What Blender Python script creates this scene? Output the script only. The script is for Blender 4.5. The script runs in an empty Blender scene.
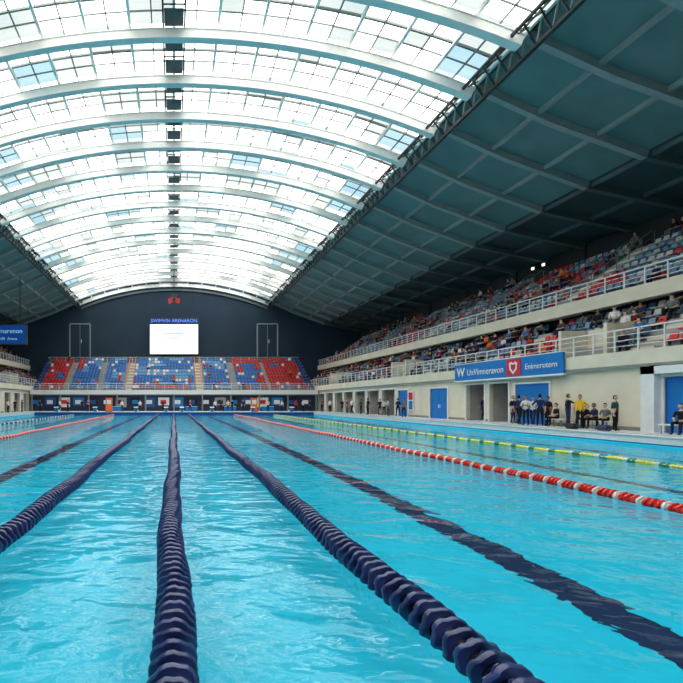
import bpy, math, random
import numpy as np
from mathutils import Vector, Matrix
random.seed(7)
S = bpy.context.scene
S.view_settings.view_transform = 'Standard'
EYE = 1.8

# ---------------------------------------------------------------- materials
def srgb(r, g, b):
    f = lambda c: (c/255/12.92) if c/255 <= 0.04045 else ((c/255+0.055)/1.055)**2.4
    return (f(r), f(g), f(b), 1)

def mat(name, col, rough=0.6, var=0.12, scale=3.0, metal=0.0, bump=0.0, emis=0.0):
    m = bpy.data.materials.new(name); m.use_nodes = True
    nt = m.node_tree; b = nt.nodes['Principled BSDF']
    tc = nt.nodes.new('ShaderNodeTexCoord')
    n = nt.nodes.new('ShaderNodeTexNoise'); n.inputs['Scale'].default_value = scale
    n.inputs['Detail'].default_value = 4
    nt.links.new(tc.outputs['Object'], n.inputs['Vector'])
    r = nt.nodes.new('ShaderNodeValToRGB')
    c = col
    r.color_ramp.elements[0].position = 0.3; r.color_ramp.elements[1].position = 0.7
    r.color_ramp.elements[0].color = (c[0]*(1-var), c[1]*(1-var), c[2]*(1-var), 1)
    r.color_ramp.elements[1].color = (min(1, c[0]*(1+var)), min(1, c[1]*(1+var)), min(1, c[2]*(1+var)), 1)
    nt.links.new(n.outputs['Fac'], r.inputs['Fac'])
    nt.links.new(r.outputs['Color'], b.inputs['Base Color'])
    b.inputs['Roughness'].default_value = rough
    b.inputs['Metallic'].default_value = metal
    if emis > 0:
        nt.links.new(r.outputs['Color'], b.inputs['Emission Color'])
        b.inputs['Emission Strength'].default_value = emis
    if bump > 0:
        bp = nt.nodes.new('ShaderNodeBump'); bp.inputs['Strength'].default_value = bump
        nt.links.new(n.outputs['Fac'], bp.inputs['Height'])
        nt.links.new(bp.outputs['Normal'], b.inputs['Normal'])
    return m

def mat_attr(name, rough=0.6, spec=0.4):
    m = bpy.data.materials.new(name); m.use_nodes = True
    nt = m.node_tree; b = nt.nodes['Principled BSDF']
    a = nt.nodes.new('ShaderNodeAttribute'); a.attribute_name = 'Col'
    nt.links.new(a.outputs['Color'], b.inputs['Base Color'])
    b.inputs['Roughness'].default_value = rough
    b.inputs['Specular IOR Level'].default_value = spec
    return m

def mat_glass(name, col):
    m = bpy.data.materials.new(name); m.use_nodes = True
    nt = m.node_tree; nt.nodes.clear()
    o = nt.nodes.new('ShaderNodeOutputMaterial')
    t = nt.nodes.new('ShaderNodeBsdfTransparent'); t.inputs['Color'].default_value = col
    g = nt.nodes.new('ShaderNodeBsdfGlossy'); g.inputs['Roughness'].default_value = 0.1
    mx = nt.nodes.new('ShaderNodeMixShader'); mx.inputs[0].default_value = 0.04
    nt.links.new(t.outputs[0], mx.inputs[1]); nt.links.new(g.outputs[0], mx.inputs[2])
    nt.links.new(mx.outputs[0], o.inputs[0])
    return m

def mat_water():
    m = bpy.data.materials.new('pool_water_surface'); m.use_nodes = True
    nt = m.node_tree; nt.nodes.clear()
    o = nt.nodes.new('ShaderNodeOutputMaterial')
    g = nt.nodes.new('ShaderNodeBsdfGlass'); g.inputs['IOR'].default_value = 1.27
    g.inputs['Roughness'].default_value = 0.0
    g.inputs['Color'].default_value = (0.90, 0.99, 1, 1)
    tc = nt.nodes.new('ShaderNodeTexCoord')
    mp = nt.nodes.new('ShaderNodeMapping'); mp.inputs['Scale'].default_value = (1.0, 1.3, 1)
    nt.links.new(tc.outputs['Object'], mp.inputs['Vector'])
    n1 = nt.nodes.new('ShaderNodeTexNoise'); n1.inputs['Scale'].default_value = 1.35
    n1.inputs['Detail'].default_value = 0.8; n1.inputs['Distortion'].default_value = 0.6
    n2 = nt.nodes.new('ShaderNodeTexNoise'); n2.inputs['Scale'].default_value = 4.6
    n2.inputs['Detail'].default_value = 0.8; n2.inputs['Distortion'].default_value = 0.5
    for n in (n1, n2): nt.links.new(mp.outputs[0], n.inputs['Vector'])
    k = nt.nodes.new('ShaderNodeMath'); k.operation = 'MULTIPLY'; k.inputs[1].default_value = 0.2
    nt.links.new(n2.outputs['Fac'], k.inputs[0])
    ad = nt.nodes.new('ShaderNodeMath'); ad.operation = 'ADD'
    nt.links.new(n1.outputs['Fac'], ad.inputs[0]); nt.links.new(k.outputs[0], ad.inputs[1])
    bp = nt.nodes.new('ShaderNodeBump'); bp.inputs['Strength'].default_value = 1.0
    bp.inputs['Distance'].default_value = 0.062
    nt.links.new(ad.outputs[0], bp.inputs['Height'])
    nt.links.new(bp.outputs[0], g.inputs['Normal'])
    nt.links.new(g.outputs[0], o.inputs[0])
    return m

M = {}
M['attr'] = mat_attr('painted_plastic', 0.45)
M['cloth'] = mat_attr('clothing_and_skin', 0.8, 0.2)
M['rope'] = mat_attr('lane_float_plastic', 0.25, 0.6)
M['white'] = mat('white_paint', srgb(225, 228, 228), 0.5, 0.05)
M['rib'] = mat('steel_rib_paint', srgb(236, 236, 230), 0.45, 0.04)
M['mull'] = mat('glazing_bar_paint', srgb(130, 136, 134), 0.5, 0.05)
M['dark'] = mat('dark_steel', srgb(45, 52, 56), 0.6, 0.1)
M['spine'] = mat('spine_panel', srgb(88, 96, 98), 0.6, 0.2, 1.0)
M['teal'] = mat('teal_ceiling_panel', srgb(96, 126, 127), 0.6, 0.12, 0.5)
M['teal2'] = mat('teal_ceiling_panel_outer_shade', srgb(56, 73, 75), 0.7, 0.12, 0.5)  # same teal, with the shade away from the glazing painted in
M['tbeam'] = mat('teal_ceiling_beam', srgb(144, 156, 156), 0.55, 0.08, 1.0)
M['tbeam2'] = mat('teal_ceiling_beam_outer_shade', srgb(86, 98, 100), 0.6, 0.08, 1.0)  # beam paint darkened to carry the outer ceiling's shade
M['end'] = mat('dark_end_wall_paint', srgb(28, 50, 68), 0.8, 0.12, 0.4)
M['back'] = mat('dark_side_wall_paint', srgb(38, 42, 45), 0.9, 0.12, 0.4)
M['cream'] = mat('cream_concrete', srgb(218, 210, 190), 0.8, 0.07, 0.8, bump=0.05)
M['conc'] = mat('grey_concrete', srgb(160, 160, 158), 0.85, 0.12, 1.0, bump=0.05)
M['deck'] = mat('pool_deck_tile', srgb(218, 219, 218), 0.45, 0.06, 1.5)
M['blue'] = mat('blue_door_paint', srgb(10, 112, 205), 0.4, 0.05)
M['sign'] = mat('blue_sign_face', srgb(0, 115, 190), 0.4, 0.05)
M['navy'] = mat('navy_panel', srgb(16, 36, 70), 0.4, 0.1)
M['red'] = mat('red_sign_face', srgb(205, 30, 45), 0.5, 0.05)
M['orange'] = mat('orange_foam', srgb(235, 110, 40), 0.6, 0.05)
M['basin'] = mat('pool_tile_cyan', (0.003, 0.68, 0.93, 1), 0.6, 0.05, 0.6)
M['line'] = mat('pool_lane_marking', (0.002, 0.012, 0.085, 1), 0.5, 0.1)
M['poolend'] = mat('pool_end_tile', srgb(15, 80, 150), 0.4, 0.1)
M['screen'] = mat('led_screen_white', srgb(235, 245, 250), 0.4, 0.02, emis=0.8)
M['screenblue'] = mat('led_screen_blue', srgb(10, 66, 145), 0.4, 0.05, emis=0.3)
M['scrtext'] = mat('led_text_cyan', srgb(150, 205, 228), 0.4, 0.02, emis=0.4)
M['scrtext2'] = mat('led_text_blue', srgb(80, 130, 235), 0.4, 0.02, emis=0.9)
M['lamp'] = mat('lamp_lens', (1, 0.96, 0.88, 1), 0.4, 0.01, emis=3)
M['g1'] = mat_glass('glazing_clear', (0.97, 0.985, 0.97, 1))
M['g2'] = mat_glass('glazing_frosted', (0.225, 0.245, 0.24, 1))
M['g3'] = mat_glass('glazing_blue_tint', (0.14, 0.21, 0.245, 1))
M['water'] = mat_water()

# ---------------------------------------------------------------- mesh builder
class B:
    def __init__(s): s.v = []; s.f = []; s.m = []; s.c = []; s.mats = []
    def mi(s, k):
        if k not in s.mats: s.mats.append(k)
        return s.mats.index(k)
    def add(s, V, F, k='attr', c=(1, 1, 1, 1)):
        o = len(s.v); s.v += [tuple(p) for p in V]; i = s.mi(k)
        for f in F: s.f.append([a+o for a in f]); s.m.append(i); s.c.append(c)
    def box(s, x0, x1, y0, y1, z0, z1, k='attr', c=(1, 1, 1, 1)):
        if x0 > x1: x0, x1 = x1, x0
        V = [(x0, y0, z0), (x1, y0, z0), (x1, y1, z0), (x0, y1, z0), (x0, y0, z1), (x1, y0, z1), (x1, y1, z1), (x0, y1, z1)]
        s.add(V, BOXF, k, c)
    def beam(s, p, q, w, h, k, c=(1, 1, 1, 1), up=(0, 0, 1)):
        p = Vector(p); q = Vector(q); d = (q-p).normalized(); u = Vector(up)
        a = d.cross(u)
        if a.length < 1e-4: a = d.cross(Vector((0, 1, 0)))
        a.normalize(); b = a.cross(d).normalized()
        V = []
        for e in (p, q):
            for sx, sy in ((-1, -1), (1, -1), (1, 1), (-1, 1)):
                V.append(e+a*sx*w/2+b*sy*h/2)
        s.add(V, [(0, 1, 2, 3), (7, 6, 5, 4), (0, 4, 5, 1), (1, 5, 6, 2), (2, 6, 7, 3), (3, 7, 4, 0)], k, c)
    def tube(s, pts, rad, k, c=(1, 1, 1, 1), n=8):
        pts = [Vector(p) for p in pts]; V = []; F = []
        for i, p in enumerate(pts):
            d = (pts[min(i+1, len(pts)-1)]-pts[max(i-1, 0)]).normalized()
            a = d.cross(Vector((0, 0, 1)))
            if a.length < 1e-3: a = d.cross(Vector((0, 1, 0)))
            a.normalize(); b = d.cross(a); r = rad[i] if hasattr(rad, '__len__') else rad
            for j in range(n):
                t = 2*math.pi*j/n; V.append(p+a*r*math.cos(t)+b*r*math.sin(t))
        for i in range(len(pts)-1):
            for j in range(n):
                F.append((i*n+j, i*n+(j+1) % n, (i+1)*n+(j+1) % n, (i+1)*n+j))
        F.append(tuple(range(n))[::-1]); F.append(tuple((len(pts)-1)*n+j for j in range(n)))
        s.add(V, F, k, c)
    def obj(s, name, smooth=False, parent=None, fixn=False):
        return mk(name, s.v, s.f, [M[k] for k in s.mats], s.m, s.c, smooth, parent)
BOXF = [(0, 3, 2, 1), (4, 5, 6, 7), (0, 1, 5, 4), (1, 2, 6, 5), (2, 3, 7, 6), (3, 0, 4, 7)]

def mk(name, V, F, mats, midx=None, cols=None, smooth=False, parent=None):
    me = bpy.data.meshes.new(name); me.from_pydata(V, [], F)
    for m in mats: me.materials.append(m)
    if midx is not None: me.polygons.foreach_set('material_index', midx)
    if cols is not None:
        lt = np.empty(len(me.polygons), dtype=np.int32); me.polygons.foreach_get('loop_total', lt)
        a = me.color_attributes.new('Col', 'FLOAT_COLOR', 'CORNER')
        a.data.foreach_set('color', np.repeat(np.array(cols, dtype=np.float32), lt, axis=0).ravel())
    if smooth: me.polygons.foreach_set('use_smooth', [True]*len(me.polygons))
    me.update()
    ob = bpy.data.objects.new(name, me); S.collection.objects.link(ob)
    if parent: ob.parent = parent
    return ob

def merge(name, V, F, tags, insts, mk_mat, smooth=False):
    """insts: (x,y,z,rot,scale,palette{tag:color})"""
    V = np.array(V); nv = len(V); AV = []; AF = []; AC = []
    for i, (x, y, z, r, sc, pal) in enumerate(insts):
        c, sn = math.cos(r), math.sin(r)
        W = V*sc; P = np.empty_like(W)
        P[:, 0] = W[:, 0]*c-W[:, 1]*sn+x; P[:, 1] = W[:, 0]*sn+W[:, 1]*c+y; P[:, 2] = W[:, 2]+z
        AV.append(P); o = i*nv
        AF += [[a+o for a in f] for f in F]
        AC += [pal[t] for t in tags]
    AV = np.concatenate(AV)
    return mk(name, AV.tolist(), AF, [mk_mat], None, AC, smooth)

# ---------------------------------------------------------------- roof geometry
Y0, Y1 = -12.0, 88.0
XG, ZG, RISE = 17.6, EYE+18.6, 3.5
R = (XG*XG+RISE*RISE)/(2*RISE); ZC = ZG+RISE-R
AMAX = math.asin(XG/R)
def arc(t, off=0.0):   # t in -1..1
    a = t*AMAX; return ((R+off)*math.sin(a), ZC+(R+off)*math.cos(a))
SIDE = [(17.6, EYE+18.6), (22.0, EYE+16.6), (27.5, EYE+14.6), (34.2, EYE+13.2)]
RIBY = [Y1-4*k for k in range(0, 26) if Y1-4*k >= Y0]

NB = 14
g = B()
for k in range(100):
    ya, yb = Y1-k, Y1-k-1
    for j in range(NB*2):
        (xa, za), (xb, zb) = arc(-1+j/NB), arc(-1+(j+1)/NB)
        random.seed((k//2)*97+(j//2)*13+5); rnd = random.random(); random.seed(k*131+j*17); rnd2 = random.random()
        e = abs(j-13.5)
        kk = 'g1' if rnd < 0.86 else ('g2' if rnd < 0.96 else 'g3')
        if rnd2 > 0.92: kk = 'g2'
        if e > 10.5 and rnd > 0.5: kk = 'g3' if rnd > 0.78 else 'g2'
        g.add([(xa, ya, za), (xb, ya, zb), (xb, yb, zb), (xa, yb, za)], [(0, 1, 2, 3)], kk)
random.seed(11)
roof = bpy.data.objects.new('skylight_vault_roof', None); S.collection.objects.link(roof)
g.obj('glazing', parent=roof)
r = B()
NS = 28
for y in RIBY:
    for i in range(NS):
        a, b_ = -1+2*i/NS, -1+2*(i+1)/NS
        V = []
        for t in (a, b_):
            for off in (-0.45, -0.95):
                x, z = arc(t, off)
                V += [(x, y-0.19, z), (x, y+0.19, z)]
        r.add(V, [(0, 1, 5, 4), (2, 6, 7, 3), (0, 4, 6, 2), (1, 3, 7, 5)], 'rib')
        # thin stiffening flanges on the rib web
        for o1, o2 in ((-0.95, -1.0), (-0.42, -0.47)):
            V = []
            for t in (a, b_):
                for off in (o1, o2):
                    x, z = arc(t, off); V += [(x, y-0.24, z), (x, y+0.24, z)]
            r.add(V, [(0, 1, 5, 4), (2, 6, 7, 3), (0, 4, 6, 2), (1, 3, 7, 5)], 'rib')
    for j in range(NB+1):
        t = -1+2*j/NB
        p, q = arc(t, -0.45), arc(t, -0.05)
        r.beam((p[0], y, p[1]), (q[0], y, q[1]), 0.16, 0.16, 'rib')
# arched glazing bars
for k in range(101):
    y = Y1-1.0*k
    if k % 4 == 0: continue
    w = 0.12 if k % 2 == 0 else 0.065
    for i in range(NB*2):
        p, q = arc(-1+i/NB, -0.06), arc(-1+(i+1)/NB, -0.06)
        r.beam((p[0], y, p[1]), (q[0], y, q[1]), w, w, 'mull')
for j in range(NB+1):
    t = -1+2*j/NB; x, z = arc(t, -0.14)
    r.beam((x, Y0, z), (x, Y1, z), 0.16, 0.2, 'rib')
    if j < NB:
        x, z = arc(t+1/NB, -0.05); r.beam((x, Y0, z), (x, Y1, z), 0.075, 0.08, 'mull')
r.obj('steel_ribs', parent=roof)
sp = B()
x, z = arc(0, -0.3)
for s_ in (-0.62, 0.62): sp.beam((s_, Y0, z), (s_, Y1, z), 0.1, 0.16, 'dark')
for k in range(50):
    y = Y1-2*k
    sp.box(-0.55, 0.55, y-1.45, y-0.2, z-0.04, z, 'spine')
    sp.beam((-0.6, y-1.7, z), (0.6, y-1.7, z), 0.06, 0.06, 'dark')
sp.obj('maintenance_walkway', parent=roof)
# edge lattice girders
gd = B()
for sd in (-1, 1):
    x = sd*17.65
    gd.beam((x, Y0, ZG-0.1), (x, Y1, ZG-0.1), 0.3, 0.2, 'dark')
    gd.beam((x+sd*0.1, Y0, ZG-1.15), (x+sd*0.1, Y1, ZG-1.15), 0.2, 0.16, 'dark')
    gd.beam((x-sd*0.9, Y0, ZG-0.45), (x-sd*0.9, Y1, ZG-0.45), 0.14, 0.14, 'dark')
    y = Y0
    while y < Y1-0.9:
        gd.beam((x, y, ZG-0.1), (x+sd*0.1, y+0.5, ZG-1.15), 0.08, 0.08, 'tbeam')
        gd.beam((x+sd*0.1, y+0.5, ZG-1.15), (x, y+1.0, ZG-0.1), 0.08, 0.08, 'dark')
        gd.beam((x-sd*0.9, y, ZG-0.45), (x+sd*0.1, y+0.5, ZG-1.15), 0.07, 0.07, 'dark')
        gd.beam((x-sd*0.9, y+1, ZG-0.45), (x, y+0.5, ZG-0.1), 0.07, 0.07, 'dark')
        y += 1.0
gd.obj('edge_lattice_girders', parent=roof)

# side ceilings
c = B()
for sd in (-1, 1):
    for si, ((xa, za), (xb, zb)) in enumerate(zip(SIDE[:-1], SIDE[1:])):
        c.add([(sd*xa, Y0, za), (sd*xb, Y0, zb), (sd*xb, Y1, zb), (sd*xa, Y1, za),
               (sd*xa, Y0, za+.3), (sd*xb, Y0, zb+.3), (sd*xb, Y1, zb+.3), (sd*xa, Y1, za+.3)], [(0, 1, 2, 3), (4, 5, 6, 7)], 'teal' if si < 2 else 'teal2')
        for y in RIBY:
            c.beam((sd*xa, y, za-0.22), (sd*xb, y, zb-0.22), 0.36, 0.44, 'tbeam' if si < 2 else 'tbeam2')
    def sz(x):
        for (xa, za), (xb, zb) in zip(SIDE[:-1], SIDE[1:]):
            if xa <= x <= xb: return za+(zb-za)*(x-xa)/(xb-xa)
    for x in (21.2, 24.6, 27.8, 31.2):
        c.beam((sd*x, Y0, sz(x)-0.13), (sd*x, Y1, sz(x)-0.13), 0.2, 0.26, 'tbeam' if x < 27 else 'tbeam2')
c.obj('ceiling')

# end walls
def endwall(y, name, th):
    pts = [(-34.2, 0.0)]+[(-x, z) for x, z in SIDE[::-1]]+[arc(-1+2*i/24) for i in range(1, 24)]+[(x, z) for x, z in SIDE]+[(34.2, 0.0)]
    n = len(pts); V = [(x, y, z) for x, z in pts]+[(x, y+th, z) for x, z in pts]
    w = B(); w.add(V, [tuple(range(n)), tuple(range(2*n-1, n-1, -1))]+[(i, (i+1) % n, (i+1) % n+n, i+n) for i in range(n)], 'end')
    w.obj(name)
endwall(Y1, 'wall_back', 0.3)
endwall(Y0-0.3, 'wall_front', 0.3)
for sd, nm in ((-1, 'wall_left'), (1, 'wall_right')):
    w = B(); w.box(sd*34.2, sd*34.5, Y0, Y1, 0, EYE+13.2, 'back')
    for y in RIBY[::2]: w.box(sd*34.05, sd*34.2, y-0.25, y+0.25, 0, EYE+13.0, 'back')
    w.obj(nm)
# arch trim + upper door frames on end wall
t = B()
for i in range(NS):
    p, q = arc(-1+2*i/NS, -1.6), arc(-1+2*(i+1)/NS, -1.6)
    t.beam((p[0], Y1-0.15, p[1]), (q[0], Y1-0.15, q[1]), 0.3, 0.3, 'tbeam2')
t.obj('trim_1')
for n, cx in ((1, -17.2), (2, 17.1)):
    d = B(); z0, z1 = EYE+8.2, EYE+14.3; w = 1.85
    d.box(cx-w, cx+w, Y1-0.12, Y1-0.05, z0, z1, 'end')
    for xx in (cx-w, cx+w): d.box(xx-0.1, xx+0.1, Y1-0.25, Y1-0.02, z0, z1, 'tbeam')
    for zz in (z0, z1): d.box(cx-w, cx+w, Y1-0.25, Y1-0.02, zz-0.1, zz+0.1, 'tbeam')
    d.box(cx-0.03, cx+0.03, Y1-0.2, Y1-0.1, z0, z1, 'tbeam')
    d.box(cx+0.2, cx+0.3, Y1-0.3, Y1-0.1, z0+2.6, z0+3.2, 'white')
    d.obj('door_%d' % n)

# ---------------------------------------------------------------- pool and deck
PX, PY0, PY1, DZ = 19.2, -4.0, 66.0, 0.4
f = B()
WX = 34.2
f.box(-WX, -PX, Y0, Y1, -1.3, DZ, 'deck'); f.box(PX, WX, Y0, Y1, -1.3, DZ, 'deck')
f.box(-PX, PX, PY1, Y1, -1.3, DZ, 'deck'); f.box(-PX, PX, Y0, PY0, -1.3, DZ, 'deck')
f.box(-PX, PX, PY0, PY1, -1.5, -1.3, 'deck')
f.obj('floor')
p = B(); D = -1.0; e = 0.01
p.box(-PX+e, PX-e, PY0+e, PY1-e, D-0.2, D, 'basin')
for sd in (-1, 1):
    p.box(sd*(PX-e), sd*(PX-0.04), PY0+e, PY1-e, D, 0.08, 'basin')
    p.box(sd*(PX-0.04), sd*(PX+0.0), PY0, PY1, 0.08, 0.13, 'poolend')
p.box(-PX+e, PX-e, PY1-0.04, PY1-e, D, 0.38, 'poolend')
p.box(-PX+e, PX-e, PY0+e, PY0+0.04, D, 0.1, 'basin')
for x in (-16.3, -11.0, -4.5, 4.5, 11.0, 16.3):
    hw = 0.25 if abs(x) < 5 else 0.2
    p.box(x-hw, x+hw, PY0+1.5, PY1-1.8, D+0.002, D+0.012, 'line')
    p.box(x-0.6, x+0.6, PY1-2.2, PY1-1.8, D+0.002, D+0.014, 'line')
p.obj('swimming_pool_basin')
w = B(); w.add([(-PX+.04, PY0+.04, 0), (PX-.04, PY0+.04, 0), (PX-.04, PY1-.04, 0), (-PX+.04, PY1-.04, 0)], [(0, 1, 2, 3)], 'water')
w.obj('pool_water')
# coping / gutter
cp = B()
for sd in (-1, 1):
    cp.box(sd*(PX-0.08), sd*(PX+0.35), PY0, PY1, DZ, DZ+0.05, 'white')
    cp.box(sd*(PX-0.03), sd*(PX-0.0), PY0, PY1, 0.13, DZ, 'white')
    cp.box(sd*(PX+1.0), sd*(PX+1.15), PY0, PY1, DZ, DZ+0.012, 'mull')
cp.box(-PX, PX, PY1-0.08, PY1+0.35, DZ, DZ+0.06, 'white')
cp.obj('trim_2')

# ---------------------------------------------------------------- lane ropes
NAVY = srgb(50, 62, 114); NAVY2 = srgb(42, 54, 102)
HUB = srgb(10, 13, 32)
RED = srgb(218, 42, 34); WHT = srgb(225, 222, 215); YEL = srgb(225, 215, 60); GRN = srgb(60, 130, 80)
def rope(name, X, rad, pitch, colf, amp=0.03, ph=0.0, ystart=-3.7, seg_near=24, hub=None):
    V = []; F = []; C = []
    n = int((PY1-0.3-ystart)/pitch)
    for i in range(n):
        y = ystart+i*pitch
        near = y < 14
        ns = seg_near if near else 9
        cx = X+amp*math.sin(y*0.55+ph)+amp*0.5*math.sin(y*1.7+ph); cz = 0.04+0.012*math.sin(y*1.3+ph)
        col = colf(i)
        # spool profile: a thin finned outer flange on a slim hub (y offset, radius, fin mode)
        if near:
            prof = [(-.50, .60, 0), (-.34, .62, 0), (-.33, .80, 1), (-.30, .95, 1), (-.22, 1.0, 1), (-.04, 1.0, 1), (.04, .95, 1), (.07, .80, 1), (.06, .62, 0), (.16, .60, 2), (.24, .82, 2), (.32, .82, 2), (.38, .60, 0), (.50, .60, 0)]
            hubseg = (0, 7, 8, 12)
        else:
            prof = [(-.5, .6, 0), (-.32, .93, 0), (-.15, 1.0, 0), (.1, .95, 0), (.25, .62, 0), (.5, .6, 0)]
            hubseg = (4,)
        o = len(V); tw = i*0.83
        for (dy, rr, fin) in prof:
            for j in range(ns):
                t = 2*math.pi*j/ns
                q = rr
                if fin == 1: q *= 1-0.10*max(0, math.cos(6*t+tw))
                if fin == 2: q *= 1-0.24*(0.5+0.5*math.cos(6*t+tw))
                ddy = dy*pitch+(0.10*pitch*math.sin(3*t+tw) if fin == 1 else 0)
                V.append((cx+q*rad*math.cos(t), y+ddy, cz+q*rad*math.sin(t)))
        L = len(prof)
        for a in range(L-1):
            cc = hub if (hub and a in hubseg) else col
            for j in range(ns):
                F.append((o+a*ns+j, o+a*ns+(j+1) % ns, o+(a+1)*ns+(j+1) % ns, o+(a+1)*ns+j)); C.append(cc)
    # anchoring cable
    b = len(V)
    for y in (PY0+0.06, PY1-0.06):
        for j in range(6):
            V.append((X+0.02*math.cos(j*math.pi/3), y, 0.05+0.02*math.sin(j*math.pi/3)))
    for j in range(6):
        F.append((b+j, b+(j+1) % 6, b+6+(j+1) % 6, b+6+j)); C.append(WHT)
    ob = mk(name, V, F, [M['rope']], None, C, True)
    try: ob.data.set_sharp_from_angle(angle=math.radians(42))
    except Exception as ex: print(ex)
nv = lambda i: NAVY if i % 2 else NAVY2
rope('lane_rope', -0.02, 0.172, 0.155, nv, 0.03, 0.3, hub=HUB)
rope('lane_rope', 2.06, 0.17, 0.155, nv, 0.035, 1.4, hub=HUB)
rope('lane_rope', -2.2, 0.17, 0.155, nv, 0.035, 2.6, hub=HUB)
rc2 = lambda i: RED if i % 4 < 3 else WHT
rope('lane_rope', 8.3, 0.115, 0.11, rc2, 0.04, 0.8, ystart=2.0, seg_near=14)
rope('lane_rope', -8.3, 0.115, 0.11, rc2, 0.04, 3.1, ystart=2.0, seg_near=14)
yc = lambda i: YEL if i % 7 < 4 else (GRN if i % 7 < 6 else WHT)
rope('lane_rope', 13.7, 0.08, 0.14, yc, 0.05, 0.2, ystart=2.0, seg_near=12)
rope('lane_rope', -13.7, 0.08, 0.14, lambda i: NAVY if i % 8 < 5 else WHT, 0.05, 0.2, ystart=2.0, seg_near=12)

# ---------------------------------------------------------------- grandstands
LROWS = [(22.95+0.85*i, 4.3+0.58*i) for i in range(5)]     # x front of step, z top
UROWS = [(26.9+0.88*i, 8.4+0.62*i) for i in range(8)]
SY0, SY1 = -11.9, 87.9
AISLES = [4, 14, 24, 34, 44, 54, 64, 74]
def side_stand(sd, name):
    b = B()
    # lower tier slab fascia & steps
    b.box(sd*22.3, sd*23.0, SY0, SY1, 3.5, 4.32, 'cream')
    b.box(sd*22.26, sd*22.30, SY0, SY1, 3.5, 3.62, 'mull')
    for i, (x, z) in enumerate(LROWS):
        b.box(sd*x, sd*(x+0.85 if i < 4 else 28), SY0, SY1, z-0.6, z, 'conc')
    b.box(sd*22.9, sd*33.9, SY0, SY1, 3.3, 3.55, 'conc')
    b.box(sd*27.6, sd*27.8, SY0, SY1, 3.5, 8.2, 'back')
    # upper tier
    b.box(sd*26.3, sd*26.9, SY0, SY1, 7.6, 8.42, 'cream')
    for i, (x, z) in enumerate(UROWS):
        b.box(sd*x, sd*(x+0.88 if i < 7 else 33.95), SY0, SY1, z-0.7, z, 'conc')
    for ya in AISLES:
        for i, (x, z) in enumerate(UROWS[:-1]):
            b.box(sd*(x+0.48), sd*(x+0.88), ya-0.6, ya+0.6, z, z+0.3, 'cream')
        for i, (x, z) in enumerate(LROWS[:-1]):
            b.box(sd*(x+0.45), sd*(x+0.85), ya-0.6, ya+0.6, z, z+0.26, 'cream')
    # vomitory block walls in lower tier
    for ya in (27.0, 49.0, 69.0):
        b.box(sd*22.9, sd*24.6, ya-1.6, ya-1.4, 4.3, 6.0, 'cream')
        b.box(sd*22.9, sd*24.6, ya+1.4, ya+1.6, 4.3, 6.0, 'cream')
        b.box(sd*24.5, sd*24.7, ya-1.6, ya+1.6, 4.3, 6.0, 'cream')
    b.obj(name)
    rl = B()
    for (x, z, hh) in ((22.45, 4.32, 1.1), (26.45, 8.42, 1.0)):
        for k in range(4):
            zz = z+hh*(k+1)/4
            rl.beam((sd*x, SY0, zz), (sd*x, SY1, zz), 0.06 if k == 3 else 0.03, 0.06 if k == 3 else 0.03, 'white')
        y = SY0+0.1
        while y < SY1:
            rl.box(sd*(x-0.03), sd*(x+0.03), y-0.03, y+0.03, z, z+hh, 'white'); y += 1.25
    for ya in AISLES:
        for s2 in (-0.65, 0.65):
            for k in (0.5, 0.95):
                rl.beam((sd*27.2, ya+s2, 8.4+k), (sd*33.2, ya+s2, 8.4+0.62*7+k), 0.04, 0.04, 'mull')
            for i, (x, z) in enumerate(UROWS[1:]): rl.box(sd*(x+0.3), sd*(x+0.34), ya+s2-.02, ya+s2+.02, z, z+0.95, 'mull')
    rl.obj('guard_railing')
side_stand(1, 'grandstand'); side_stand(-1, 'grandstand')

# ground-level facades
def facade(sd, segs, name):
    b = B()
    for y0, y1, kind in segs:
        if kind == 'wall':
            b.box(sd*22.5, sd*22.8, y0, y1, DZ, 3.5, 'cream')
            b.box(sd*22.46, sd*22.5, y0, y1, DZ, DZ+0.18, 'mull')
        else:
            top = 2.95 if kind == 'door' else 3.1
            b.box(sd*22.5, sd*22.8, y0, y1, top, 3.5, 'cream')
            if kind == 'open':
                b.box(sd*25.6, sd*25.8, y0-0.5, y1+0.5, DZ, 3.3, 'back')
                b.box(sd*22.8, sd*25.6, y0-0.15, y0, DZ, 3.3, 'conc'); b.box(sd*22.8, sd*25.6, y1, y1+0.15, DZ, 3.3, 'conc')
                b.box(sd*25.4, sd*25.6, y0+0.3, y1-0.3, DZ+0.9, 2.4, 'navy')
            for yy in (y0, y1-0.12): b.box(sd*22.42, sd*22.5, yy, yy+0.12, DZ, top, 'white')
            b.box(sd*22.42, sd*22.5, y0, y1, top, top+0.12, 'white')
    b.obj(name)
segR = [(-11.9, 19.0, 'wall'), (19.0, 22.1, 'door'), (22.1, 28.6, 'wall'), (28.6, 31.7, 'door'), (31.7, 32.1, 'wall'), (32.1, 34.3, 'open'), (34.3, 34.6, 'wall'), (34.6, 37.0, 'open'),
        (37.0, 39.3, 'wall'), (39.3, 42.2, 'door'), (42.2, 46.0, 'wall'), (46.0, 48.2, 'door')]
y = 48.2
while y < 72:
    segR += [(y, y+0.5, 'wall'), (y+0.5, y+3.8, 'open')]; y += 3.8
segR.append((y, 87.9, 'wall'))
facade(1, segR, 'grandstand_facade')
segL = [(-11.9, 30, 'wall')]; y = 30
while y < 80:
    segL += [(y, y+1.4, 'wall'), (y+1.4, y+4.0, 'open')]; y += 4.0
segL.append((y, 87.9, 'wall'))
facade(-1, segL, 'grandstand_facade')
nd = 3
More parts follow.
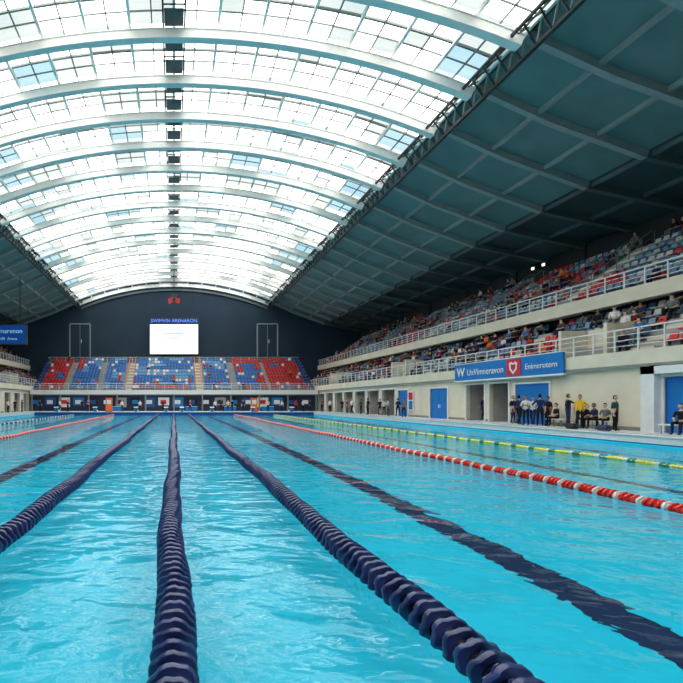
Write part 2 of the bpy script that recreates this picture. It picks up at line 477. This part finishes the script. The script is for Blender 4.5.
for y0, y1, k in segR:
    if k != 'door': continue
    d = B(); ym = (y0+y1)/2
    d.box(22.56, 22.62, y0+0.12, ym-0.01, DZ, 2.93, 'blue'); d.box(22.56, 22.62, ym+0.01, y1-0.12, DZ, 2.93, 'blue')
    for yy in (y0+0.3, ym+0.15):
        d.box(22.54, 22.56, yy, yy+(y1-y0)/2-0.5, 0.7, 1.4, 'sign'); d.box(22.54, 22.56, yy, yy+(y1-y0)/2-0.5, 1.7, 2.7, 'sign')
    for yy in (ym-0.12, ym+0.08): d.box(22.48, 22.54, yy, yy+0.04, 1.3, 1.6, 'white')
    d.obj('door_%d' % nd); nd += 1
# projecting white portal around nearest door
b = B()
b.box(22.1, 22.5, 22.1, 22.75, DZ, 3.45, 'white'); b.box(22.1, 22.5, 18.2, 18.9, DZ, 3.45, 'white'); b.box(22.1, 22.5, 18.2, 22.75, 3.1, 3.45, 'white')
b.obj('trim_3')

# text helper
def text(body, size, loc, rot, m, parent, name, ext=0.01):
    cu = bpy.data.curves.new(name, 'FONT'); cu.body = body; cu.size = size; cu.extrude = ext
    cu.align_x = 'CENTER'; cu.align_y = 'CENTER'; cu.materials.append(m)
    o = bpy.data.objects.new(name, cu); S.collection.objects.link(o)
    o.location = loc; o.rotation_euler = rot; o.parent = parent
    return o
HP = math.pi/2
# blue banner
b = B(); b.box(22.12, 22.24, 27.3, 37.8, 3.42, 4.68, 'sign'); b.box(22.1, 22.26, 27.25, 37.85, 3.34, 3.44, 'white'); b.box(22.1, 22.26, 27.25, 37.85, 4.66, 4.72, 'white')
b.box(22.08, 22.12, 30.6, 31.9, 3.5, 4.6, 'red')
# shield emblem
sh = [(0, -0.38), (0.28, -0.1), (0.32, 0.25), (0.15, 0.32), (0, 0.22), (-0.15, 0.32), (-0.32, 0.25), (-0.28, -0.1)]
b.add([(22.07, 31.25+u*1.2, 4.05+v*1.2) for u, v in sh], [tuple(range(8))], 'white')
b.add([(22.065, 31.25+u*0.7, 4.05+v*0.7) for u, v in sh], [tuple(range(8))], 'red')
sg = b.obj('advertising_banner')
text('UnVimneravon', 0.66, (22.1, 34.2, 3.98), (HP, 0, -HP), M['white'], sg, 'banner_lettering')
text('W', 0.95, (22.1, 37.0, 4.03), (HP, 0, -HP), M['white'], sg, 'banner_logo', 0.02)
text('Enimerotern', 0.5, (22.1, 28.95, 4.0), (HP, 0, -HP), M['white'], sg, 'banner_lettering')
b = B(); b.box(22.36, 22.46, 44.9, 45.8, 1.0, 2.8, 'white'); b.box(22.34, 22.36, 45.0, 45.7, 1.1, 1.9, 'sign'); b.box(22.34, 22.36, 45.0, 45.7, 2.0, 2.7, 'red'); b.obj('wall_poster')

# end grandstand
EROWS = [(75.0+0.95*i, 3.65+0.56*i) for i in range(10)]
b = B()
b.box(-22.2, 22.2, 74.0, 75.0, 3.0, 3.66, 'white')
b.box(-22.2, 22.2, 73.98, 74.0, 2.86, 3.0, 'mull')
for i, (y, z) in enumerate(EROWS):
    b.box(-22.2, 22.2, y, y+0.95 if i < 9 else 87.9, z-0.7, z, 'conc')
b.box(-22.2, 22.2, 74.5, 74.7, DZ, 3.0, 'navy')
x = -22.0
while x <= 22.01:
    b.box(x-0.1, x+0.1, 74.1, 74.5, DZ, 3.0, 'mull'); x += 4.4
x = -21.4; i = 0
while x < 21.5:
    b.box(x-0.85, x+0.85, 74.44, 74.5, 1.0+0.3*(i % 2), 2.5, ('back', 'poolend', 'white', 'sign', 'back', 'navy', 'conc')[i % 7])
    b.box(x-0.5, x+0.4, 74.40, 74.44, 1.5, 2.1, ('sign', 'white', 'red', 'white', 'poolend', 'white', 'navy')[i % 7]); x += 2.2; i += 1
ST = (-7.15, 4.0)
for sx in ST:
    for i, (y, z) in enumerate(EROWS[:-1]):
        b.box(sx-0.45, sx+0.45, y+0.02, y+0.5, z, z+0.02, 'cream'); b.box(sx-0.45, sx+0.45, y+0.5, y+0.95, z, z+0.28, 'cream')
for sx in (-17, -12, 9.5, 15):
    for i, (y, z) in enumerate(EROWS[:-1]): b.box(sx-0.3, sx+0.3, y+0.5, y+0.95, z, z+0.28, 'conc')
b.box(-22.2, 22.2, 85.2, 85.35, 8.6, 9.9, 'end')
b.obj('end_grandstand')
rl = B()
for (yy, zz) in ((74.1, 3.66), (85.15, 8.75)):
    for k in range(3): rl.beam((-22.2, yy, zz+0.33*(k+1)), (22.2, yy, zz+0.33*(k+1)), 0.05, 0.05, 'white')
    x = -22.2
    while x <= 22.2: rl.box(x-.03, x+.03, yy-.03, yy+.03, zz, zz+1.0, 'white'); x += 1.48
for sx in ST:
    for s2 in (-0.5, 0.5):
        rl.beam((sx+s2, 75.2, 4.5), (sx+s2, 84, 4.5+0.56*9.3), 0.08, 0.08, 'orange')
rl.obj('guard_railing')

# ---------------------------------------------------------------- seats
sb = B()
sb.add([(-.21, -.22, .40), (.21, -.22, .40), (.21, .2, .37), (-.21, .2, .37), (-.21, -.22, .45), (.21, -.22, .45), (.21, .2, .41), (-.21, .2, .41)], BOXF)
sb.add([(-.21, .17, .40), (.21, .17, .40), (.21, .22, .40), (-.21, .22, .40), (-.18, .27, .82), (.18, .27, .82), (.18, .31, .82), (-.18, .31, .82)], BOXF)
sb.box(-.03, .03, -.02, .1, 0, .38)
stags = [0]*12+[1]*6
GREYC = srgb(90, 92, 95)
def pal(c): return {0: c, 1: GREYC}
seatcols_side = [srgb(95, 130, 165), srgb(120, 152, 178), srgb(165, 178, 184), srgb(80, 112, 150), srgb(190, 195, 196)]
REDS = srgb(205, 36, 42); BL = srgb(35, 115, 195); BL2 = srgb(100, 165, 215); DBL = srgb(30, 70, 140)
def seatcol(y, row, tier):
    blk = int((y+20)/5)
    r_ = random.random()
    if tier == 'L' and 15 < y < 24.5: return REDS
    if (blk*7+(row//3)*3) % 5 == 0: return REDS if r_ < 0.75 else seatcols_side[0]
    return REDS if r_ < 0.07 else seatcols_side[int(random.random()*5)]
spots = {}
for sd, nm in ((1, 'R'), (-1, 'L')):
    ins = []; sp_ = []
    for tier, rows, dx in (('L', LROWS, 0.55), ('U', UROWS, 0.55)):
        for ri, (x, z) in enumerate(rows):
            if tier == 'L' and ri == 4: dx = 0.5
            y = SY0+0.6
            while y < (86.5):
                ok = all(abs(y-a) > 0.85 for a in AISLES)
                if tier == 'L' and ri < 2 and any(abs(y-a) < 1.9 for a in (27.0, 49.0, 69.0)): ok = False
                if ok:
                    ins.append((sd*(x+dx), y, z, -sd*HP, 1, pal(seatcol(y, ri, tier))))
                    sp_.append((sd*(x+dx-0.02), y, z+0.44, -sd*HP, tier, ri))
                y += 0.55
    merge('stadium_seating', sb.v, sb.f, stags, ins, M['attr']); spots[nm] = sp_
ins = []; esp = []
for ri, (y, z) in enumerate(EROWS):
    x = -21.9
    while x < 21.9:
        if all(abs(x-s_) > 0.75 for s_ in ST) and all(abs(x-s_) > 0.5 for s_ in (-17, -12, 9.5, 15)):
            rr = random.random()
            pat = math.sin(x*1.3+ri*1.1)+math.sin(x*0.6-ri*0.8)
            if x < -16.8 or x > 13.6: cc = REDS if pat > -1.5 else BL
            elif x < -15.5: cc = REDS if ri > 5 else BL
            elif 9.5 < x: cc = REDS if (pat > 0.9 or ri > 7) else BL
            else: cc = BL if pat > -0.5 else (BL2 if rr < 0.7 else (REDS if ri < 4 else WHT))
            if -7 < x < 4 and ri in (4, 5): cc = BL2 if rr < 0.6 else WHT
            if -7 < x < 4 and ri < 2 and rr < 0.35: cc = REDS
            if abs(x) > 21: cc = DBL
            if rr > 0.95: cc = WHT
            ins.append((x, y+0.5, z, 0, 1, pal(cc))); esp.append((x, y+0.48, z+0.44, 0, 'E', ri))
        x += 0.52
merge('stadium_seating', sb.v, sb.f, stags, ins, M['attr'])

# ---------------------------------------------------------------- people
JN = ['pelvis', 'belly', 'chest', 'neckb', 'headb', 'shL', 'elL', 'wrL', 'haL', 'shR', 'elR', 'wrR', 'haR',
      'hipL', 'knL', 'anL', 'toL', 'hipR', 'knR', 'anR', 'toR']
RAD = dict(pelvis=.125, belly=.115, chest=.135, neckb=.07, headb=.052, sh=.062, el=.044, wr=.03, ha=.03, hip=.095, kn=.062, an=.042, to=.04)
ED = [('pelvis', 'belly', 1), ('belly', 'chest', 1), ('chest', 'neckb', 1), ('neckb', 'headb', 0)]
for q in 'LR':
    ED += [('chest', 'sh'+q, 1), ('sh'+q, 'el'+q, 1), ('el'+q, 'wr'+q, 0), ('wr'+q, 'ha'+q, 0),
           ('pelvis', 'hip'+q, 2), ('hip'+q, 'kn'+q, 2), ('kn'+q, 'an'+q, 2), ('an'+q, 'to'+q, 4)]
def pose(kind):
    J = dict(pelvis=(0, 0, .95), belly=(0, -.01, 1.1), chest=(0, 0, 1.29), neckb=(0, .0, 1.44), headb=(0, -.01, 1.53))
    for q, s in (('L', 1), ('R', -1)):
        J['sh'+q] = (s*.175, 0, 1.385); J['el'+q] = (s*.225, .03, 1.10); J['wr'+q] = (s*.235, -.05, .86); J['ha'+q] = (s*.235, -.07, .79)
        J['hip'+q] = (s*.09, 0, .87); J['kn'+q] = (s*.10, -.02, .49); J['an'+q] = (s*.11, .02, .09); J['to'+q] = (s*.13, -.13, .04)
    if kind == 'walk':
        J['knL'] = (.10, -.17, .50); J['anL'] = (.10, -.22, .10); J['toL'] = (.11, -.38, .05)
        J['knR'] = (-.10, .03, .48); J['anR'] = (-.10, .27, .13); J['toR'] = (-.11, .14, .045)
        J['elL'] = (.22, .14, 1.12); J['wrL'] = (.22, .10, .88); J['haL'] = (.22, .07, .81)
        J['elR'] = (-.22, -.08, 1.12); J['wrR'] = (-.20, -.25, .95); J['haR'] = (-.2, -.30, .90)
    if kind == 'fold':
        for q, s in (('L', 1), ('R', -1)):
            J['el'+q] = (s*.25, -.06, 1.12); J['wr'+q] = (s*.06, -.22, 1.16); J['ha'+q] = (-s*.02, -.22, 1.18)
    if kind == 'hip':
        J['elL'] = (.36, .05, 1.15); J['wrL'] = (.20, -.04, 1.0); J['haL'] = (.15, -.08, .99)
    if kind == 'reach':
        J['elR'] = (-.23, -.22, 1.24); J['wrR'] = (-.2, -.42, 1.38); J['haR'] = (-.19, -.48, 1.42)
    if kind in ('sit', 'sitlow'):
        dz = -.83
        for k in ('pelvis', 'belly', 'chest', 'neckb', 'headb', 'shL', 'shR'):
            x, y_, z_ = J[k]; J[k] = (x, y_-.02-(z_-.95)*0.12, z_+dz)
        for q, s in (('L', 1), ('R', -1)):
            J['hip'+q] = (s*.09, -.05, .10); J['kn'+q] = (s*.13, -.45, .10); J['an'+q] = (s*.13, -.46, -.34); J['to'+q] = (s*.14, -.60, -.39)
            J['el'+q] = (s*.24, -.10, .30); J['wr'+q] = (s*.13, -.30, .20); J['ha'+q] = (s*.11, -.37, .19)
    return J
def head_geo(hx, hi):
    b = B(); n, m = (10, 14) if hi else (5, 7)
    cx, cy, cz = hx[0], hx[1]-.012, hx[2]+.10
    V = []; F = []; T = []
    V.append((0, 0, .122))
    for i in range(1, n):
        ph = math.pi*i/n
        for j in range(m):
            th = 2*math.pi*j/m
            x, y_, z_ = .077*math.sin(ph)*math.cos(th), .097*math.sin(ph)*math.sin(th), .122*math.cos(ph)
            if z_ < 0: k = 1+z_/.122*.28; x *= k; y_ = y_*k-.008*(-z_/.122)
            V.append((x, y_, z_))
    V.append((0, -.01, -.12))
    for j in range(m): F.append((0, 1+j, 1+(j+1) % m))
    for i in range(n-2):
        for j in range(m): F.append((1+i*m+j, 1+(i+1)*m+j, 1+(i+1)*m+(j+1) % m, 1+i*m+(j+1) % m))
    l = len(V)-1
    for j in range(m): F.append((1+(n-2)*m+j, l, 1+(n-2)*m+(j+1) % m))
    for f_ in F:
        c_ = np.mean([V[a] for a in f_], axis=0)
        T.append(3 if (c_[2] > .055 or (c_[1] > .01 and c_[2] > -.06)) else 0)
    if hi:
        HV = [(v[0]*1.1, v[1]*1.09+.008, v[2]*1.07+.006) for v in V]; o = len(V)
        HF = [tuple(a+o for a in f_) for f_, t_ in zip(F, T) if t_ == 3]
        T += [3]*len(HF); F += HF; V += HV
        def bx(x0, x1, y0, y1, z0, z1, t_):
            nonlocal V, F, T
            o = len(V); V += [(x0, y0, z0), (x1, y0, z0), (x1, y1, z0), (x0, y1, z0), (x0, y0, z1), (x1, y0, z1), (x1, y1, z1), (x0, y1, z1)]
            F += [tuple(a+o for a in q_) for q_ in BOXF]; T += [t_]*6
        o = len(V); V += [(-.016, -.092, -.035), (.016, -.092, -.035), (0, -.122, -.03), (0, -.094, .015)]
        F += [(o, o+1, o+2), (o, o+2, o+3), (o+1, o+3, o+2)]; T += [0]*3
        for s in (-1, 1):
            bx(s*.03-.013, s*.03+.013, -.096, -.08, -.002, .010, 5)
            bx(s*.03-.005, s*.03+.005, -.098, -.09, -.001, .009, 3)
            bx(s*.078-.008, s*.078+.008, -.012, .02, -.03, .03, 0)
        bx(-.024, .024, -.092, -.075, -.064, -.056, 6)
    return [(x+cx, y_+cy, z_+cz) for x, y_, z_ in V], F, T
def person_geo(kind, hi=True, girth=1.0):
    J = pose(kind)
    me = bpy.data.meshes.new('tmp'); idx = {k: i for i, k in enumerate(JN)}
    me.from_pydata([J[k] for k in JN], [(idx[a], idx[b_]) for a, b_, t_ in ED], [])
    o = bpy.data.objects.new('tmp', me); S.collection.objects.link(o)
    md = o.modifiers.new('s', 'SKIN'); md.use_smooth_shade = True
    if len(me.skin_vertices) == 0:
        bpy.context.view_layer.objects.active = o
        try: bpy.ops.mesh.customdata_skin_add()
        except Exception as ex: print('skin', ex)
    for k, i in idx.items():
        rr = RAD[k] if k in RAD else RAD[k[:-1]]
        if k in ('pelvis', 'belly', 'chest'): rr *= girth
        sv = me.skin_vertices[0].data[i]; sv.radius = (rr, rr); sv.use_root = (k == 'pelvis')
    if hi:
        ms = o.modifiers.new('sub', 'SUBSURF'); ms.levels = 1; ms.render_levels = 1
    dg = bpy.context.evaluated_depsgraph_get(); dg.update()
    ev = o.evaluated_get(dg); em = ev.to_mesh()
    V = [tuple(v.co) for v in em.vertices]; F = [tuple(p_.vertices) for p_ in em.polygons]
    ev.to_mesh_clear(); bpy.data.objects.remove(o)
    segs = [(np.array(J[a]), np.array(J[b_]), t_, a[:2]) for a, b_, t_ in ED]
    T = []
    for f_ in F:
        c_ = np.mean([V[a] for a in f_], axis=0); best = 9; bt = 1
        for a, b_, t_, nm in segs:
            ab = b_-a; u = max(0, min(1, float(np.dot(c_-a, ab)/np.dot(ab, ab))))
            d_ = np.linalg.norm(c_-(a+u*ab))
            if d_ < best: best = d_; bt = t_
        T.append(bt)
    HV, HF, HT = head_geo(J['headb'], hi); off = len(V)
    V += HV; F += [tuple(a+off for a in f_) for f_ in HF]; T += HT
    if hi:
        for q, s in (('L', 1), ('R', -1)):
            w0, h0 = Vector(J['wr'+q]), Vector(J['ha'+q]); d_ = (h0-w0).normalized()
            lat = d_.cross(Vector((1, 0, 0)))
            if lat.length < .3: lat = Vector((0, 0, 1))
            lat.normalize(); nrm = d_.cross(lat).normalized()
            if (nrm.x*s) > 0: nrm = -nrm
            fb = B()
            for fi, ln in enumerate((.07, .08, .075, .058)):
                st = h0+lat*(-.03+.02*fi)
                fb.tube([st, st+d_*ln*.55+nrm*.006, st+d_*ln*.85+nrm*.022, st+d_*ln+nrm*.036], [.010, .0095, .0085, .006], 'attr', n=5)
            st = w0+(h0-w0)*.4-lat*.025
            fb.tube([st, st-lat*.03+d_*.03, st-lat*.035+d_*.06+nrm*.01], [.012, .0105, .007], 'attr', n=5)
            off = len(V); V += fb.v; F += [tuple(a+off for a in f_) for f_ in fb.f]; T += [0]*len(fb.f)
    return V, F, T
G = {k: person_geo(k) for k in ('stand', 'walk', 'fold', 'hip', 'reach', 'sit')}
SK = [srgb(215, 170, 140), srgb(190, 140, 110), srgb(150, 105, 80), srgb(225, 185, 160)]
HR = [srgb(25, 20, 18), srgb(60, 40, 25), srgb(30, 25, 25), srgb(110, 80, 45)]
def ppal(shirt, pants, shoe=srgb(40, 40, 45), sk=None, hr=None):
    sk = sk or random.choice(SK); hr = hr or random.choice(HR)
    return {0: sk, 1: shirt, 2: pants, 3: hr, 4: shoe, 5: srgb(235, 235, 230), 6: srgb(150, 70, 65)}
def person(name, kind, x, y, z, rot, shirt, pants, sc=1.0):
    V, F, T = G[kind]
    o = merge(name, V, F, T, [(0, 0, 0, 0, sc, ppal(shirt, pants))], M['cloth'], True)
    o.location = (x, y, z); o.rotation_euler = (0, 0, rot); return o
BLK = srgb(28, 30, 36); WS = srgb(225, 225, 222); YS = srgb(235, 190, 30); GRS = srgb(45, 85, 75); NV = srgb(30, 45, 85); RS = srgb(180, 40, 45); GY = srgb(110, 115, 120)
def px(xp, X):  # depth of an item seen at column xp standing at lateral X
    return 480*X/(xp-174)
DP = [(513, 21.9, 'stand', BLK, NV, 0.3), (519, 21.2, 'walk', NV, BLK, 1.9), (526, 20.9, 'fold', WS, BLK, -1.0), (533, 21.9, 'walk', WS, NV, -0.9), (540, 21.2, 'hip', NV, BLK, 2.6), (548, 21.9, 'stand', BLK, BLK, -1.4),
      (568, 22.0, 'reach', BLK, NV, 1.2), (580, 21.2, 'hip', YS, BLK, -0.6), (615, 21.2, 'hip', GRS, BLK, 0.4),
      (342, 21.6, 'stand', BLK, NV, 0.2), (347, 21.2, 'hip', RS, BLK, 0.9), (352, 21.0, 'walk', WS, BLK, -1.2), (361, 21.7, 'fold', NV, BLK, -1.5), (380, 21.6, 'hip', BLK, BLK, -0.4), (368, 21.0, 'stand', BLK, BLK, -1.4),
      (384, 21.9, 'stand', WS, BLK, -0.9), (388, 21.0, 'stand', WS, NV, 1.0), (398, 21.5, 'walk', NV, BLK, 2.9), (404, 21.0, 'stand', GY, BLK, -0.8), (330, 21.5, 'stand', WS, BLK, -1), (322, 21.2, 'fold', BLK, BLK, -1),
      (480, 24.3, 'stand', BLK, BLK, -1.5), (484, 23.7, 'walk', NV, BLK, -1.5), (490, 24.0, 'fold', WS, BLK, -1.2), (500, 24.3, 'stand', GY, NV, -1.6)]
for i, (xp, X, k, a, b_, r_) in enumerate(DP):
    person('swim_meet_attendee', k, X, px(xp, X), DZ, r_, a, b_, random.uniform(0.98, 1.06))
# seated groups on deck benches
def bench(xp, X, half, sitters):
    bn = B(); yb = px(xp, X)
    bn.box(X-.2, X+.25, yb-half, yb+half, DZ+0.38, DZ+0.43, 'white')
    for yy in (yb-half+.1, yb, yb+half-.1):
        for xx in (X-.16, X+.17): bn.box(xx, xx+.04, yy-.02, yy+.02, DZ, DZ+0.38, 'mull')
    bn.obj('deck_bench')
    for dy, a, b_, r_ in sitters: person('swim_meet_attendee', 'sit', X+.05, yb+dy, DZ+0.42, r_, a, b_)
bench(595, 21.9, 0.95, [(0.6, BLK, NV, -1.4), (0.0, NV, BLK, -1.7), (-0.6, GY, BLK, -1.3)])
bench(681, 21.6, 0.8, [(0, BLK, BLK, -1.2)])
bench(557, 22.0, 0.6, [(0.0, BLK, BLK, -1.8)])
# sports bags
for (xp, X, cc) in ((572, 20.7, BLK), (604, 20.8, NV)):
    b = B(); y = px(xp, X)
    b.tube([(X, y-.3, DZ+.15), (X, y-.27, DZ+.15), (X, y+.27, DZ+.15), (X, y+.3, DZ+.15)], [.09, .15, .15, .09], 'attr', cc, 10)
    b.tube([(X, y-.15, DZ+.27), (X, y-.1, DZ+.4), (X, y+.1, DZ+.4), (X, y+.15, DZ+.27)], .015, 'attr', BLK, 6)
    b.obj('sports_bag')
# far-end people
for (xp, Yp, k, a, b_, r_) in ((82, 70, 'stand', BLK, NV, 0.2), (88, 70.6, 'fold', RS, BLK, -0.5), (215, 69, 'stand', WS, BLK, 0.3), (221, 70, 'walk', NV, BLK, 1.4), (228, 69.4, 'hip', WS, NV, -0.3), (232, 70.4, 'stand', BLK, BLK, 0),
                               (296, 70, 'stand', RS, BLK, -0.4), (303, 69.5, 'fold', WS, BLK, 0.4), (310, 70.5, 'stand', BLK, NV, 0.6), (60, 70, 'walk', WS, BLK, 0.9), (140, 70.2, 'stand', WS, NV, 0.1),
                               (40, 70.5, 'stand', BLK, BLK, 0.4), (68, 69.5, 'hip', NV, BLK, -0.7), (122, 70, 'stand', WS, NV, 0.5), (163, 71, 'stand', BLK, BLK, 0.1), (190, 70.6, 'walk', RS, BLK, 1.2), (243, 70.3, 'stand', NV, NV, 0.2), (268, 70, 'fold', WS, BLK, 0.2), (282, 70.6, 'walk', WS, NV, -1.3)):
    person('swim_meet_attendee', k, (xp-174)*Yp/480, Yp, DZ, r_, a, b_)
for (xp, X, k, a, b_, r_) in ((8, -21.4, 'stand', WS, BLK, 1.2), (22, -21.2, 'fold', NV, BLK, 1.4), (36, -21.5, 'stand', RS, NV, 1.7), (15, -21.8, 'walk', BLK, BLK, 0.2)):
    person('swim_meet_attendee', k, X, 480*X/(xp-174), DZ, r_, a, b_)
# officials' tables at the far end
for X in (-8.6, 2.6, 8.4, 14.0):
    b = B(); b.box(X-.9, X+.9, 71.6, 72.3, DZ+.72, DZ+.76, 'white'); b.box(X-.88, X+.88, 71.62, 71.65, DZ+.1, DZ+.72, 'sign')
    for xx in (X-.85, X+.8):
        for yy in (71.66, 72.22): b.box(xx, xx+.05, yy, yy+.05, DZ, DZ+.72, 'dark')
    b.obj('officials_table')

# crowd
CV, CF, CT = person_geo('sit', hi=False)
CS = [WS, BLK, NV, RS, RS, srgb(60, 110, 170), GY, BLK, srgb(230, 120, 50), srgb(90, 30, 40), BLK, NV, BLK, srgb(70, 75, 85)]
def crowd(name, spots_, dens):
    ins = []
    for (x, y, z, r_, tier, ri) in spots_:
        if random.random() < dens(x, y, tier, ri):
            ins.append((x, y, z, r_+random.uniform(-.4, .4), random.uniform(.92, 1.08), ppal(random.choice(CS), random.choice([BLK, NV, GY]))))
    merge(name, CV, CF, CT, ins, M['cloth'], True); print(name, len(ins), len(CV))
def dR(x, y, tier, ri):
    k = 0.5+0.5*math.sin(y*0.33+ri*0.5)
    if tier == 'L':
        if 15 < y < 22.8: return 0.10
        return 0.22+0.38*k if y < 45 else 0.25
    return 0.04+0.24*k*k
crowd('spectator_crowd', spots['R'], dR)
crowd('spectator_crowd', spots['L'], lambda x, y, t_, ri: 0.25)
crowd('spectator_crowd', esp, lambda x, y, t_, ri: 0.02)

# ---------------------------------------------------------------- fixtures
# scoreboard on the end wall
b = B(); YS_ = 86.4; k = YS_/480
sx0, sx1 = (150-174)*k, (198-174)*k; sz1, sz0 = EYE+(402-318)*k, EYE+(402-354)*k
b.box(sx0-.15, sx1+.15, YS_, YS_+.5, sz0-.15, sz1+.1, 'dark')
b.box(sx0, sx1, YS_-.04, YS_, sz0, sz1-1.15, 'screen')
b.box(sx0, sx1, YS_-.04, YS_, sz1-1.05, sz1, 'navy')
for i, wd in enumerate((0.4, 0.25)):
    zz = sz1-2.9-i*0.8; b.box(-sx1*wd, sx1*wd, YS_-.06, YS_-.04, zz, zz+0.2, 'scrtext')
for xx in (-3, 3): b.box(xx-.1, xx+.1, YS_+.5, Y1-.02, sz0+1, sz0+1.2, 'dark')
sc_ = b.obj('scoreboard')
text('SWIMVIN ARENARON', 0.85, (0, YS_-.06, sz1-.52), (HP, 0, 0), M['scrtext2'], sc_, 'scoreboard_text')
# left display
b = B(); b.box(-24.0, -18.4, 60, 60.35, 9.0, 11.5, 'dark'); b.box(-23.9, -18.5, 59.95, 60, 9.1, 11.4, 'screenblue')
for xx in (-23, -19.3): b.beam((xx, 60.2, 11.4), (xx, 60.2, 17.6), 0.08, 0.08, 'dark')
ds = b.obj('hanging_display')
text('Vinmarenon', 0.8, (-20.9, 59.93, 10.65), (HP, 0, 0), M['scrtext'], ds, 'display_text')
text('10:45  Arena', 0.5, (-20.9, 59.93, 9.7), (HP, 0, 0), M['scrtext'], ds, 'display_text')
# ceiling speaker cluster
b = B(); yy = 76.0; zt = arc(0, -0.4)[1]; zc_ = EYE+(402-297)*yy/480
b.beam((0, yy, zc_+0.4), (0, yy, zt), 0.12, 0.12, 'dark')
b.box(-.5, .5, yy-.4, yy+.4, zc_-.1, zc_+.4, 'dark')
for s in (-1, 1): b.add([(s*.1, yy-.5, zc_-.1), (s*.95, yy-.5, zc_-.4), (s*.95, yy+.3, zc_-.4), (s*.1, yy+.3, zc_-.1), (s*.1, yy-.5, zc_-.7), (s*.8, yy-.5, zc_-1.1), (s*.8, yy+.3, zc_-1.1), (s*.1, yy+.3, zc_-.7)], BOXF, 'red')
b.tube([(0, yy-.4, zc_-.5), (0, yy-.7, zc_-.55)], [.2, .3], 'dark')
b.obj('ceiling_speaker_cluster')
# wall floodlights
for y in (43.5, 44.8):
    b = B(); b.box(33.5, 33.9, y-.2, y+.2, 14.1, 14.4, 'dark'); b.box(33.45, 33.5, y-.14, y+.14, 14.15, 14.35, 'lamp'); b.beam((33.85, y, 14.25), (34.19, y, 14.25), .06, .06, 'dark')
    b.obj('wall_floodlight')
# orange lane-end towers, starting blocks
for xp in (109, 254):
    b = B(); y = 68.5; X = (xp-174)*y/480
    b.box(X-.45, X+.45, y-.2, y+.2, DZ+.1, DZ+2.0, 'orange'); b.box(X-.5, X+.5, y-.3, y+.3, DZ, DZ+.1, 'dark'); b.box(X-.3, X+.3, y-.22, y-.2, DZ+1.1, DZ+1.7, 'white')
    b.obj('orange_banner_stand')
for X in (-16.4, -11, -5.3, -1.1, 1.1, 5.3, 11, 16.4):
    b = B()
    b.add([(X-.3, 66.5, DZ+.6), (X+.3, 66.5, DZ+.6), (X+.3, 67.2, DZ+.68), (X-.3, 67.2, DZ+.68), (X-.3, 66.5, DZ+.66), (X+.3, 66.5, DZ+.66), (X+.3, 67.2, DZ+.74), (X-.3, 67.2, DZ+.74)], BOXF, 'white')
    b.box(X-.22, X+.22, 66.8, 67.1, DZ, DZ+.62, 'sign'); b.box(X-.3, X+.3, 67.2, 67.6, DZ, DZ+.3, 'white')
    b.tube([(X-.25, 66.6, DZ+.4), (X+.25, 66.6, DZ+.4)], .02, 'dark'); b.obj('starting_block')

# ---------------------------------------------------------------- world and camera
W = bpy.data.worlds.new('sky'); S.world = W; W.use_nodes = True
nt = W.node_tree; bg = nt.nodes['Background']
tc = nt.nodes.new('ShaderNodeTexCoord'); nz = nt.nodes.new('ShaderNodeTexNoise'); nz.inputs['Scale'].default_value = 5; nz.inputs['Detail'].default_value = 5
rp = nt.nodes.new('ShaderNodeValToRGB'); rp.color_ramp.elements[0].position = 0.3; rp.color_ramp.elements[1].position = 0.5
rp.color_ramp.elements[0].color = (0.74, 0.80, 0.82, 1); rp.color_ramp.elements[1].color = (1.0, 0.98, 0.95, 1)
nt.links.new(tc.outputs['Generated'], nz.inputs['Vector']); nt.links.new(nz.outputs['Fac'], rp.inputs['Fac']); nt.links.new(rp.outputs['Color'], bg.inputs['Color'])
bg.inputs['Strength'].default_value = 4.4

cam = bpy.data.cameras.new('camera'); co = bpy.data.objects.new('camera', cam); S.collection.objects.link(co)
co.location = (0, 0, EYE); co.rotation_euler = (HP, 0, 0)
cam.sensor_width = 36; cam.lens = 480/683*36; cam.shift_x = (341.5-174)/683; cam.shift_y = (402-341.5)/683
cam.clip_end = 500
S.camera = co
